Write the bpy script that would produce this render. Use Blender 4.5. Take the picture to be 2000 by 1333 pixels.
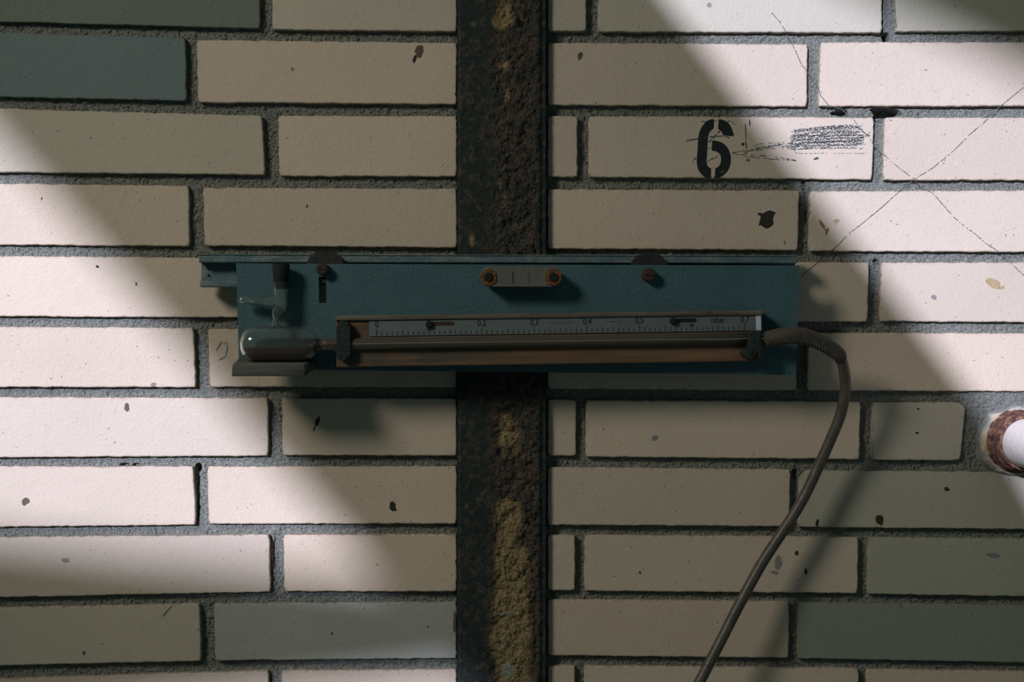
import bpy, bmesh, math, random
import numpy as np
from mathutils import Vector, Matrix
from mathutils.geometry import tessellate_polygon
random.seed(7)
PI = math.pi
SC = bpy.context.scene
COL = SC.collection
for o in list(bpy.data.objects): bpy.data.objects.remove(o, do_unlink=True)

S = 0.0004325          # metres per photo pixel on the brick face (a long brick is 240 mm)
D = 1.25               # camera distance to the brick face
def W(px, py, d=0.0):
    """photo pixel + distance in front of the brick face -> world point"""
    k = S*(D-d)/D
    return Vector(((px-1000)*k, -d, -(py-666.5)*k))

# ---------------------------------------------------------------- camera, world, light
cam = bpy.data.cameras.new('camera'); cam.sensor_width = 36; cam.lens = 36*D/(2000*S)
camo = bpy.data.objects.new('camera', cam); COL.objects.link(camo)
camo.location = (0, -D, 0); camo.rotation_euler = (PI/2, 0, 0)
cam.clip_start = 0.01
SC.camera = camo
SC.view_settings.view_transform = 'Standard'; SC.view_settings.look = 'None'
SC.view_settings.gamma = 1; SC.view_settings.exposure = 0.0; SC.view_settings.use_curve_mapping = False

wd = bpy.data.worlds.new('world'); SC.world = wd; wd.use_nodes = True
bg = wd.node_tree.nodes['Background']; bg.inputs[0].default_value = (0.62, 0.98, 0.92, 1); bg.inputs[1].default_value = 0.050

SUN = Vector((0.46, 1.0, -0.34))
sl = bpy.data.lights.new('sun', 'SUN'); sl.energy = 5.35; sl.color = (0.73, 0.755, 1.0); sl.angle = math.radians(0.62)
so = bpy.data.objects.new('sun', sl); COL.objects.link(so)
so.rotation_euler = SUN.to_track_quat('-Z', 'Y').to_euler(); so.location = (-3, -5, 3)

SOFT = Vector((1.0, 1.0, -0.82))
ll = bpy.data.lights.new('skylight', 'SPOT'); ll.energy = 78; ll.color = (1.0, 0.94, 0.84)
ll.shadow_soft_size = 0.28; ll.spot_size = math.radians(40); ll.spot_blend = 1.0
lo = bpy.data.objects.new('skylight', ll); COL.objects.link(lo)
aim = W(980, 690)
lo.location = aim - SOFT*1.45; lo.rotation_euler = SOFT.to_track_quat('-Z', 'Y').to_euler()

# ---------------------------------------------------------------- material helpers
class NT:
    def __init__(s, name, rough=0.7, metal=0.0, spec=0.5):
        s.m = bpy.data.materials.new(name); s.m.use_nodes = True; s.t = s.m.node_tree
        s.b = s.t.nodes['Principled BSDF']
        s.b.inputs['Roughness'].default_value = rough; s.b.inputs['Metallic'].default_value = metal
        s.b.inputs['Specular IOR Level'].default_value = spec
        s.pos = s.t.nodes.new('ShaderNodeNewGeometry').outputs['Position']
    def n(s, typ, **k):
        nd = s.t.nodes.new(typ)
        for a, v in k.items(): setattr(nd, a, v)
        return nd
    def link(s, a, b): s.t.links.new(a, b)
    def noise(s, scale, detail=3, rough=0.55, stretch=None, off=0):
        nd = s.n('ShaderNodeTexNoise'); nd.inputs['Scale'].default_value = scale
        nd.inputs['Detail'].default_value = detail; nd.inputs['Roughness'].default_value = rough
        mp = s.n('ShaderNodeMapping'); mp.inputs['Location'].default_value = (off, off*1.3, off*.7)
        if stretch: mp.inputs['Scale'].default_value = stretch
        s.link(s.pos, mp.inputs[0]); s.link(mp.outputs[0], nd.inputs['Vector'])
        return nd.outputs['Fac']
    def ramp(s, fac, stops):
        r = s.n('ShaderNodeValToRGB'); e = r.color_ramp.elements
        while len(e) < len(stops): e.new(0.5)
        for q, (p, c) in zip(e, stops):
            q.position = p; q.color = (c, c, c, 1) if not hasattr(c, '__len__') else (*c, 1)
        s.link(fac, r.inputs[0]); return r.outputs[0]
    def math(s, op, a, b=None):
        nd = s.n('ShaderNodeMath', operation=op)
        for i, v in enumerate((a, b)):
            if v is None: continue
            if hasattr(v, 'node'): s.link(v, nd.inputs[i])
            else: nd.inputs[i].default_value = v
        return nd.outputs[0]
    def mix(s, fac, a, b, mode='MIX'):
        nd = s.n('ShaderNodeMix', data_type='RGBA', blend_type=mode)
        for i, v in ((0, fac), (6, a), (7, b)):
            if hasattr(v, 'node'): s.link(v, nd.inputs[i])
            elif i == 0: nd.inputs[0].default_value = v
            else: nd.inputs[i].default_value = (*v, 1)
        return nd.outputs[2]
    def color(s, c):
        if hasattr(c, 'node'): s.link(c, s.b.inputs['Base Color'])
        else: s.b.inputs['Base Color'].default_value = (*c, 1)
    def bump(s, h, dist=0.001, strength=1.0):
        nd = s.n('ShaderNodeBump'); nd.inputs['Distance'].default_value = dist; nd.inputs['Strength'].default_value = strength
        s.link(h, nd.inputs['Height']); s.link(nd.outputs[0], s.b.inputs['Normal'])
    def attr(s, name, out='Color'):
        nd = s.n('ShaderNodeAttribute', attribute_name=name); return nd.outputs[out]

M = {}
# brick
t = NT('brick_clay', 0.62, 0, 0.25)
oc = t.n('ShaderNodeObjectInfo').outputs['Color']
base = t.mix(t.ramp(t.noise(9, 4), [(0.3, 0), (0.75, 1)]), (0.60, 0.50, 0.385), (0.66, 0.545, 0.425))
fleck = t.ramp(t.noise(700, 2, 0.7), [(0.30, 1), (0.36, 0)])
base = t.mix(t.math('MULTIPLY', fleck, 0.35), base, (0.33, 0.27, 0.2))
edge = t.attr('edge', 'Fac')
e1 = t.math('MULTIPLY', t.ramp(edge, [(0.55, 0), (1.0, 1)]), t.ramp(t.noise(90, 5, 0.7, None, 3), [(0.42, 0), (0.66, 1)]))
base = t.mix(t.math('MULTIPLY', e1, 0.45), base, (0.38, 0.25, 0.15))
e2 = t.math('MULTIPLY', t.ramp(edge, [(0.8, 0), (1.0, 1)]), t.ramp(t.noise(260, 4, 0.7, None, 8), [(0.50, 0), (0.58, 1)]))
base = t.mix(t.math('MULTIPLY', e2, 0.6), base, (0.16, 0.15, 0.13))
sp = t.math('MULTIPLY', t.ramp(t.noise(330, 1, 0.5, None, 5), [(0.735, 0), (0.76, 1)]), 0.7)
base = t.mix(sp, base, (0.12, 0.11, 0.09))
base = t.mix(1.0, base, oc, 'MULTIPLY'); t.color(base)
h = t.math('ADD', t.noise(430, 3, 0.6), t.math('MULTIPLY', t.noise(120, 3), 1.2))
t.bump(h, 0.00038, 0.9); M['brick'] = t.m
# mortar
t = NT('mortar_sand', 0.9, 0, 0.2)
c = t.ramp(t.noise(900, 4, 0.75), [(0.32, (0.09, 0.105, 0.09)), (0.48, (0.285, 0.30, 0.26)), (0.62, (0.52, 0.52, 0.45))])
c = t.mix(t.ramp(t.noise(14, 3), [(0.4, 0), (0.75, 0.4)]), c, (0.20, 0.21, 0.18)); t.color(c)
t.bump(t.noise(800, 4, 0.8), 0.0022, 1.0); M['mortar'] = t.m
t = NT('cement_lime', 0.85, 0, 0.2)
c = t.mix(t.ramp(t.noise(160, 4, 0.7), [(0.35, 0), (0.7, 1)]), t.attr('col'), (0.42, 0.36, 0.30)); t.color(c)
t.color(t.mix(0.4, t.attr('col'), c))
t.bump(t.noise(380, 4, 0.7), 0.0012, 1.0); M['cement'] = t.m
# column
t = NT('flaking_paint', 0.72, 0, 0.35)
c = t.mix(t.ramp(t.noise(520, 4, 0.75), [(0.38, 0), (0.66, 0.6)]), t.attr('col'), (0.018, 0.026, 0.024)); t.color(c)
t.bump(t.noise(600, 4, 0.75), 0.0012, 1.0); M['column'] = t.m
def simple(name, col, rough=.6, metal=0., spec=.4, bscale=None, bdist=.0005, var=0.0, vs=80):
    t = NT(name, rough, metal, spec)
    if var:
        c2 = tuple(x*(1-var) for x in col)
        t.color(t.mix(t.ramp(t.noise(vs, 5, 0.65), [(0.35, 0), (0.7, 1)]), col, c2))
    else: t.color(col)
    if bscale: t.bump(t.noise(bscale, 3), bdist)
    return t.m
# enamel plate
t = NT('teal_enamel', .6, 0, .35)
c = t.mix(t.ramp(t.noise(26, 5, .65), [(0.35, 0), (0.7, 1)]), (0.072, 0.155, 0.180), (0.056, 0.118, 0.135))
c = t.mix(t.ramp(t.noise(650, 2, .7), [(0.35, 0), (0.65, .5)]), c, (0.035, 0.085, 0.10)); t.color(c)
t.bump(t.noise(420, 3), .00045); M['plate'] = t.m
t = NT('worn_teal_paint', .55, 0, .5)
c = t.mix(t.ramp(t.noise(150, 5, 0.7, (0.3, 1, 1)), [(0.45, 0), (0.62, 0.7)]), (0.085, 0.155, 0.165), (0.23, 0.27, 0.27))
c = t.mix(t.ramp(t.noise(420, 3, 0.7, None, 4), [(0.68, 0), (0.74, 1)]), c, (0.5, 0.52, 0.52)); t.color(c)
t.bump(t.noise(400, 3), .0005); M['rail'] = t.m
M['dark_metal'] = simple('dark_oxidised_steel', (0.035, 0.04, 0.036), .6, .3, .4, 500, .0004, .5, 200)
M['rust_screw'] = simple('brown_rusty_steel', (0.075, 0.05, 0.036), .8, 0, .3, 900, .0008, .6, 500)
t = NT('orange_rust', .85, 0, .2)
t.color(t.ramp(t.noise(520, 4, 0.7), [(0.35, (0.05, 0.03, 0.02)), (0.5, (0.22, 0.09, 0.03)), (0.7, (0.50, 0.27, 0.11))]))
t.bump(t.noise(900, 4, .7), .001); M['rust'] = t.m
t = NT('dark_brown_rust', .75, 0, .3)
c = t.ramp(t.noise(170, 5, 0.75, (1, 1, 1)), [(0.34, (0.07, 0.035, 0.04)), (0.5, (0.22, 0.11, 0.09)), (0.6, (0.50, 0.26, 0.13)), (0.72, (0.60, 0.50, 0.46))])
t.color(c); t.bump(t.noise(420, 5, .75, (1, 0.6, 1)), .0035); M['pipe_rust'] = t.m
M['pipe'] = simple('white_pipe_paint', (0.92, 0.86, 0.82), .5, 0, .4, 120, .0006, .06, 20)
M['block'] = simple('cloudy_plastic', (0.15, 0.155, 0.135), .6, 0, .3, 200, .0003, .25, 120)
# wood
t = NT('varnished_wood', .55, 0, .35)
g = t.noise(70, 5, 0.65, (0.12, 1, 1.6)); 
c = t.ramp(g, [(0.3, (0.11, 0.058, 0.032)), (0.55, (0.20, 0.105, 0.055)), (0.8, (0.27, 0.15, 0.08))])
st = t.ramp(t.noise(60, 5, 0.7, (0.22, 1, 1.7), 6), [(0.44, 0), (0.54, 0.9)])
sx = t.n('ShaderNodeSeparateXYZ'); t.link(t.pos, sx.inputs[0])
lf = t.ramp(t.math('MULTIPLY', sx.outputs[0], -8.0), [(0.0, 0.35), (0.5, 1)])
c = t.mix(t.math('MULTIPLY', st, lf), c, (0.06, 0.065, 0.05)); t.color(c)
t.bump(t.noise(240, 4, .6, (0.08, 1, 1)), .0004); M['wood'] = t.m
t = NT('dusty_wood', .85, 0, .2)
t.color(t.ramp(t.noise(80, 5, 0.7, (0.15, 1, 1.5)), [(0.3, (0.09, 0.075, 0.055)), (0.55, (0.17, 0.15, 0.12)), (0.75, (0.27, 0.265, 0.24))]))
t.bump(t.noise(240, 4, .6, (0.1, 1, 1)), .0005); M['dust_wood'] = t.m
t = NT('grey_weathered_wood', .85, 0, .2)
t.color(t.ramp(t.noise(60, 5, 0.7, (0.12, 1, 2.4)), [(0.32, (0.03, 0.033, 0.028)), (0.5, (0.10, 0.105, 0.09)), (0.72, (0.20, 0.20, 0.17))]))
t.bump(t.noise(200, 4, .7, (0.1, 1, 1)), .0012); M['ledge'] = t.m
t = NT('dull_aluminium', .5, .25, .4)
c = t.mix(t.ramp(t.noise(120, 5, 0.7), [(0.4, 0), (0.7, 0.5)]), (0.165, 0.20, 0.20), (0.125, 0.145, 0.135))
c = t.mix(t.ramp(t.noise(300, 3, 0.7, None, 4), [(0.67, 0), (0.75, .6)]), c, (0.4, 0.43, 0.44)); t.color(c)
t.bump(t.noise(700, 3), .0002); M['scale'] = t.m
M['ink'] = simple('black_print', (0.022, 0.03, 0.03), .6, 0, .2)
M['faint_ink'] = simple('faded_print', (0.07, 0.085, 0.085), .6, 0, .2)
M['white_tab'] = simple('blue_white_end', (0.62, 0.68, 0.80), .4, 0, .5, 120, .0004, .1, 300)  # blue white colour, brighter than the scale plate
M['stencil'] = simple('black_stencil_paint', (0.018, 0.026, 0.024), .7, 0, .25, 430, .0005, .2, 200)
M['crayon'] = simple('blue_black_crayon', (0.055, 0.085, 0.10), .8, 0, .15)
M['pencil'] = simple('pencil_graphite', (0.10, 0.12, 0.13), .7, 0, .15)
M['rubber'] = simple('black_rubber', (0.016, 0.022, 0.019), .8, 0, .2, 400, .0003)
t = NT('brown_rubber', .42, 0, .5)
t.color(t.ramp(t.noise(90, 4, .7), [(0.35, (0.065, 0.058, 0.044)), (0.7, (0.125, 0.105, 0.078))]))
t.bump(t.noise(500, 3), .0003); M['hose'] = t.m
t = NT('old_braided_rubber', .7, 0, .3)
t.color(t.ramp(t.noise(140, 4, .7), [(0.35, (0.055, 0.048, 0.036)), (0.7, (0.11, 0.092, 0.068))]))
t.bump(t.noise(500, 3), .0005); M['sleeve'] = t.m
M['thread'] = simple('pale_thread_glint', (0.22, 0.22, 0.2), .8)  # pale thread colour, also used for the painted glints and tube highlight
M['strap'] = simple('green_black_clamp', (0.028, 0.048, 0.042), .7, .1, .3, 500, .0012, .5, 260)
M['blocker'] = simple('blocker_paint', (0.10, 0.13, 0.12), .7, 0, .3, 80, .001, .3, 6)
t = NT('clear_glass', 0.03, 0, .5); t.b.inputs['Transmission Weight'].default_value = .972; t.b.inputs['IOR'].default_value = 1.47
t.color((0.90, 0.94, 0.90)); M['glass'] = t.m
t = NT('frosted_glass', 0.25, 0, .5); t.b.inputs['Transmission Weight'].default_value = .35; t.b.inputs['IOR'].default_value = 1.45
t.color((0.13, 0.115, 0.08)); M['tube_glass'] = t.m
t = NT('brown_liquid', 0.05, 0, .5); t.b.inputs['Transmission Weight'].default_value = .35; t.b.inputs['IOR'].default_value = 1.33
t.color((0.17, 0.045, 0.028)); M['liquid'] = t.m
def stainmat(name, c): return simple(name, c, .75, 0, .2, 700, .0006, .35, 400)
M['st_dark'] = stainmat('dark_stain', (0.05, 0.045, 0.035))
M['st_brown'] = stainmat('brown_stain', (0.16, 0.12, 0.085))
M['st_rust'] = stainmat('rust_stain', (0.34, 0.17, 0.08))
M['st_grey'] = stainmat('grey_stain', (0.30, 0.29, 0.28))
M['st_yellow'] = stainmat('yellow_stain', (0.52, 0.38, 0.22))

# ---------------------------------------------------------------- object helpers
def link_mesh(name, me, mat, parent=None, smooth=False):
    o = bpy.data.objects.new(name, me); COL.objects.link(o)
    if mat is not None: me.materials.append(mat)
    if parent is not None: o.parent = parent
    if smooth:
        for p in me.polygons: p.use_smooth = True
    return o
def obj(name, bm, mat, parent=None, smooth=False):
    bmesh.ops.recalc_face_normals(bm, faces=bm.faces)
    me = bpy.data.meshes.new(name); bm.to_mesh(me); bm.free()
    return link_mesh(name, me, mat, parent, smooth)
def thing(name, label, cat, loc=(0, 0, 0), group=None):
    o = bpy.data.objects.new(name, None); COL.objects.link(o); o.location = loc; o.empty_display_size = 0.02
    return tag(o, label, cat, group)
def tag(o, label=None, cat=None, group=None, kind=None):
    if label: o['label'] = label
    if cat: o['category'] = cat
    if group: o['group'] = group
    if kind: o['kind'] = kind
    return o
def keep(o, parent):
    """parent without moving (parents are unrotated)"""
    o.parent = parent; o.matrix_parent_inverse = Matrix.Translation(parent_loc(parent)).inverted(); return o
def parent_loc(p):
    v = Vector((0, 0, 0))
    while p is not None: v += p.location; p = p.parent
    return v

def prism(poly, d0, d1, bevel=0.0, bm=None, dp=None):
    """polygon in pixels (as seen at depth dp, default the front d1) extruded from depth d0 to d1"""
    bm = bm or bmesh.new()
    if dp is None: dp = d1
    f = [W(x, y, dp) for x, y in poly]
    fr = [bm.verts.new((p.x, -d1, p.z)) for p in f]; bk = [bm.verts.new((p.x, -d0, p.z)) for p in f]
    n = len(f)
    if n > 12 and not bevel:          # possibly concave outline: tessellate in pixel space
        for tri in tessellate_polygon([[Vector((x, -y, 0)) for x, y in poly]]):
            bm.faces.new([fr[i] for i in tri])
        for i in range(n): bm.faces.new((fr[i], bk[i], bk[(i+1) % n], fr[(i+1) % n]))
        return bm
    face = bm.faces.new(fr); bm.faces.new(bk[::-1])
    for i in range(n): bm.faces.new((fr[i], bk[i], bk[(i+1) % n], fr[(i+1) % n]))
    if bevel:
        bmesh.ops.bevel(bm, geom=list(face.edges), offset=bevel, segments=2, affect='EDGES', profile=0.5)
    return bm
def rect(x0, y0, x1, y1): return [(x0, y0), (x1, y0), (x1, y1), (x0, y1)]
def disc(cx, cy, r, n=24, sq=1.0): return [(cx+r*math.cos(2*PI*i/n), cy+sq*r*math.sin(2*PI*i/n)) for i in range(n)]
def tube(pts, rad, segs=14, bm=None, cap=True):
    bm = bm or bmesh.new(); rings = []
    pts = [Vector(p) for p in pts]; up = None
    for i, p in enumerate(pts):
        tg = (pts[min(i+1, len(pts)-1)] - pts[max(i-1, 0)]).normalized()
        if up is None: up = tg.orthogonal().normalized()
        up = (up - tg*up.dot(tg)).normalized(); sd = tg.cross(up)
        r = rad[i] if hasattr(rad, '__len__') else rad
        rings.append([bm.verts.new(p + (up*math.cos(2*PI*k/segs) + sd*math.sin(2*PI*k/segs))*r) for k in range(segs)])
    for a, b in zip(rings, rings[1:]):
        for k in range(segs): bm.faces.new((a[k], a[(k+1) % segs], b[(k+1) % segs], b[k]))
    if cap:
        bm.faces.new(rings[0][::-1]); bm.faces.new(rings[-1])
    return bm
def smooth_path(P, n=8):
    P = [Vector(p) for p in P]; out = []
    Q = [P[0]*2-P[1]] + P + [P[-1]*2-P[-2]]
    for i in range(1, len(Q)-2):
        for k in range(n):
            t = k/n; a, b, c, d = Q[i-1:i+3]
            out.append(0.5*((2*b)+(c-a)*t+(2*a-5*b+4*c-d)*t*t+(3*b-a-3*c+d)*t**3))
    out.append(P[-1]); return out
def smooth2(P, n=4, closed=True):
    out = []; N = len(P)
    for i in range(N):
        a, b, c, d = (Vector(P[(i+j) % N]) for j in (-1, 0, 1, 2))
        for k in range(n):
            t = k/n; v = 0.5*((2*b)+(c-a)*t+(2*a-5*b+4*c-d)*t*t+(3*b-a-3*c+d)*t**3); out.append((v.x, v.y))
    return out

# numpy value noise
_rs = np.random.RandomState(11); _T = _rs.rand(256, 256)
def vn(x, y, cell, seed=0):
    x = np.asarray(x)/cell + seed*17.3; y = np.asarray(y)/cell + seed*9.7
    xi = np.floor(x).astype(int); yi = np.floor(y).astype(int); fx = x-xi; fy = y-yi
    fx = fx*fx*(3-2*fx); fy = fy*fy*(3-2*fy)
    g = lambda i, j: _T[(i) % 256, (j) % 256]
    return (g(xi, yi)*(1-fx)+g(xi+1, yi)*fx)*(1-fy)+(g(xi, yi+1)*(1-fx)+g(xi+1, yi+1)*fx)*fy
def fbm(x, y, cell, seed=0, n=4, r=.55):
    s = 0; a = 1; tot = 0
    for i in range(n): s = s+a*vn(x, y, cell/2**i, seed+i*3); tot += a; a *= r
    return s/tot

# ---------------------------------------------------------------- the wall: bricks traced in photo pixels
# (top-left, top-right, bottom-right, bottom-left), tint, standing proud in mm
CRE = (1, 1, 1); GRY = (0.66, 0.80, 0.90); BLU = (0.26, 0.41, 0.52); GRN = (0.27, 0.39, 0.42); MID = (0.86, 0.92, 0.93)
B = []
def br(x0, x1, tl, tr, b_r, bl, tint=CRE, dx0=0, dx1=0, pro=None):
    B.append(dict(q=[(x0, tl), (x1, tr), (x1+dx1, b_r), (x0+dx0, bl)], tint=tint, pro=pro))
L, R_ = 892, 1070
br(-50, 508, -78, -70, 56, 41, GRN); br(532, L, -68, -64, 62, 58, MID)
br(-192, 362, 58, 74, 197, 186, BLU, 0, 3); br(384, L, 78, 84, 204, 200, CRE, 3)
br(-48, 512, 211, 226, 342, 336, MID, 0, 6); br(543, L, 226, 227, 345, 344, CRE, 3)
br(-186, 368, 356, 363, 481, 477, CRE, 0, 2); br(397, L, 367, 369, 484, 480, CRE, 3)
br(-40, 523, 500, 505, 621, 618); br(550, L, 505, 507, 622, 621)
br(-180, 378, 638, 641, 757, 756, CRE, 0, 5); br(406, L, 643, 645, 757, 756, CRE, 4)
br(-35, 523, 776, 778, 891, 894, CRE, 0, 1); br(551, L, 778, 779, 891, 890, CRE, 1)
br(-176, 378, 911, 912, 1026, 1032, CRE, 0, 4); br(405, L, 912, 912, 1024, 1024, CRE, 3)
br(-30, 526, 1050, 1045, 1157, 1168, CRE, 0, 2); br(554, L, 1045, 1045, 1156, 1156, CRE, 1)
br(-168, 390, 1191, 1180, 1292, 1305, MID, 0, 3); br(418, L, 1180, 1177, 1287, 1291, GRY, 3)
br(-28, 525, 1328, 1311, 1421, 1440, CRE); br(550, L, 1311, 1309, 1418, 1420)
# right of the column
br(R_, 1145, -64, -63, 61, 61, MID); br(1168, 1724, -62, -60, 64, 62, MID, 0, -2); br(1751, 2310, -62, -66, 58, 62, (.7, .8, .8), -3)
br(R_, 1578, 83, 86, 208, 205, CRE, 0, -2); br(1603, 2160, 83, 82, 207, 208, CRE, -4)
br(R_, 1128, 227, 227, 346, 346); br(1150, 1707, 227, 230, 351, 346, CRE, 0, -4); br(1728, 2285, 230, 230, 352, 352, CRE, -3)
br(R_, 1561, 370, 372, 489, 486, CRE, 0, -3); br(1582, 2140, 374, 372, 493, 491, CRE, -2)
br(R_, 1128, 508, 508, 625, 625); br(1150, 1698, 509, 513, 629, 626, CRE, 0, -4); br(1722, 2280, 513, 512, 631, 628, CRE, -3)
br(R_, 1556, 646, 649, 763, 760, CRE, 0, -1); br(1579, 2136, 650, 652, 766, 763, CRE, -3)
br(R_, 1125, 780, 781, 891, 891); br(1144, 1681, 782, 785, 898, 893, CRE, 0, -2)
br(2105, 2280, 788, 790, 902, 900)
br(R_, 1544, 913, 918, 1029, 1026, CRE, 0, -3); br(1561, 2120, 919, 924, 1036, 1030, (0.74, 0.82, 0.82), -2)
br(R_, 1123, 1045, 1046, 1154, 1154); br(1142, 1677, 1046, 1050, 1160, 1155, CRE, -1, -2); br(1696, 2250, 1050, 1055, 1170, 1161, (0.66, 0.76, 0.74), -2)
br(R_, 1541, 1172, 1176, 1286, 1281, CRE, 0, -1); br(1558, 2120, 1177, 1184, 1298, 1287, (.40, .53, .56), -1)  # right brick is grey green, its tint also darkened for the dim corner
br(R_, 1123, 1301, 1301, 1412, 1411); br(1141, 1677, 1302, 1307, 1418, 1412); br(1693, 2250, 1308, 1317, 1430, 1419, CRE)
B.append(dict(q=[(1704, 786), (1874, 786), (1886, 797), (1875, 900), (1703, 899)], tint=MID, pro=None))
# courses and brick ends outside the frame
for r_, y in ((0, -206), (1, -348)):
    for k in range(-2, 3):
        for x0 in ((-192+578*k) if r_ == 0 else (-60+578*k),):
            x1 = x0+554
            for a, b in ((x0, min(x1, L)), (max(x0, R_), x1)):
                if b-a > 30 and (b <= L or a >= R_): br(a, b, y, y+2, y+120, y+118)
for y, off in ((1448, -170), (1582, -28)):
    for k in range(-1, 4):
        x0 = off+578*k; x1 = x0+554
        for a, b in ((x0, min(x1, L)), (max(x0, R_), x1)):
            if b-a > 30 and (b <= L or a >= R_): br(a, b, y, y, y+112, y+112)
rows_l = [(0, -78, 41, -78), (1, 56, 185, -220), (0, 208, 334, -76), (1, 354, 475, -214), (0, 499, 618, -68), (1, 638, 756, -208), (0, 776, 894, -63),
          (1, 911, 1032, -204), (0, 1051, 1170, -58), (1, 1194, 1309, -196), (0, 1330, 1442, -56)]
for _, a, b, xe in rows_l: br(xe-554, xe, a-6, a, b, b-5)
rows_r = [(2338, -66, 58), (2188, 82, 206), (2312, 230, 352), (2168, 372, 493), (2308, 512, 631), (2164, 652, 766), (2308, 790, 902), (2148, 924, 1037),
          (2278, 1055, 1171), (2148, 1185, 1299), (2278, 1318, 1431)]
for xs, a, b in rows_r: br(xs, xs+554, a, a+2, b+2, b)

rnd = random.Random(3)
for b in B:
    if b['pro'] is None: b['pro'] = rnd.uniform(-0.5, 0.6)/1000

# mortar bed: one displaced grid, kept only where joints show
step = 0.85/1000
gx = np.arange(-760, 2760, step/S); gy = np.arange(-370, 1700, step/S)
X, Y = np.meshgrid(gx, gy)
x_m = X*S; y_m = Y*S
inside = np.zeros(X.shape, bool)
for b in B:
    q = b['q']; xs = [p[0] for p in q]; ys = [p[1] for p in q]
    top = np.interp(X, [q[0][0], q[1][0]], [q[0][1], q[1][1]]); bot = np.interp(X, [q[-1][0], q[-2][0]], [q[-1][1], q[-2][1]])
    inside |= (X > min(xs)+7) & (X < max(xs)-13) & (Y > top+7) & (Y < bot-7)
inside |= (X > 915) & (X < 1045)
H = -0.0056 + 0.0022*(fbm(x_m, y_m, .016, 1)-.5) + 0.0022*(fbm(x_m, y_m, .004, 5, 3, .8)-.5) + 0.0018*(vn(x_m, y_m, .0016, 9)-.5)
def dent(cx, cy, rx, ry, dep, jag=.5):
    global H
    rr = ((X-cx)/rx)**2+((Y-cy)/ry)**2 + jag*(fbm(x_m, y_m, .004, 21)-.5)*3
    H = H - dep*np.clip(1.35-rr, 0, .45)/.45
for a in ((1733, 71, 7, 9, .014), (1737, 219, 23, 9, .016), (1718, 229, 8, 9, .014), (1645, 219, 12, 5, .012), (1632, 220, 5, 3, .01), (385, 915, 6, 8, .012), (241, 909, 8, 3, .006),
          (262, 909, 6, 3, .005), (1716, 214, 12, 4, .01), (384, 965, 3.5, 50, .0035), (537, 1085, 7, 30, .002), (1555, 927, 5, 8, .005), (1668, 346, 10, 3, .006), (1640, 346, 6, 2.5, .005),
          (1576, 400, 4, 40, .003), (1572, 362, 4, 10, .004), (1714, 510, 6, 4, .006), (1700, 60, 3, 4, .004)): dent(*a)
# fuller, flush mortar around the pipe and where it was smeared on the joints
pr = np.hypot(X-1984, Y-862)
H = np.where(pr < 170, np.maximum(H, H+0.0030*np.clip((170-pr)/70, 0, 1)), H)
for cx, cy, r in ((1765, 226, 22), (1672, 218, 24), (1700, 205, 30), (395, 925, 16), (540, 1035, 16), (1575, 368, 14), (1705, 510, 14), (490, 912, 14)):
    rr = np.hypot(X-cx, (Y-cy)*1.2); H = H+0.0022*np.clip(1-rr/r, 0, 1)
H = np.minimum(H, -0.0004)
ny, nx = X.shape
co = np.stack([(X-1000)*S, -H, -(Y-666.5)*S], -1).reshape(-1, 3)
idx = np.arange(nx*ny).reshape(ny, nx)
keepf = ~(inside[:-1, :-1] & inside[1:, :-1] & inside[:-1, 1:] & inside[1:, 1:])
quads = np.stack([idx[:-1, :-1], idx[1:, :-1], idx[1:, 1:], idx[:-1, 1:]], -1)[keepf]
used, inv = np.unique(quads, return_inverse=True); co = co[used]; quads = inv.reshape(-1, 4)
# solid masonry behind the joints, same mesh
x0, x1, z0, z1 = (-760-1000)*S, (2760-1000)*S, -(1700-666.5)*S, -(-370-666.5)*S
bx = np.array([(x, y, z) for x in (x0, x1) for y in (0.022, 0.25) for z in (z0, z1)])
nb = len(co); bf = np.array([(0, 1, 3, 2), (4, 6, 7, 5), (0, 4, 5, 1), (2, 3, 7, 6), (0, 2, 6, 4), (1, 5, 7, 3)])+nb
co = np.concatenate([co, bx]); quads = np.concatenate([quads, bf])
me = bpy.data.meshes.new('wall_back'); me.from_pydata(co.tolist(), [], quads.tolist()); me.update()
wall = link_mesh('wall_back', me, M['mortar'])
tag(wall, 'cream brick wall with grey sandy mortar joints', None, None, 'structure')

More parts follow.
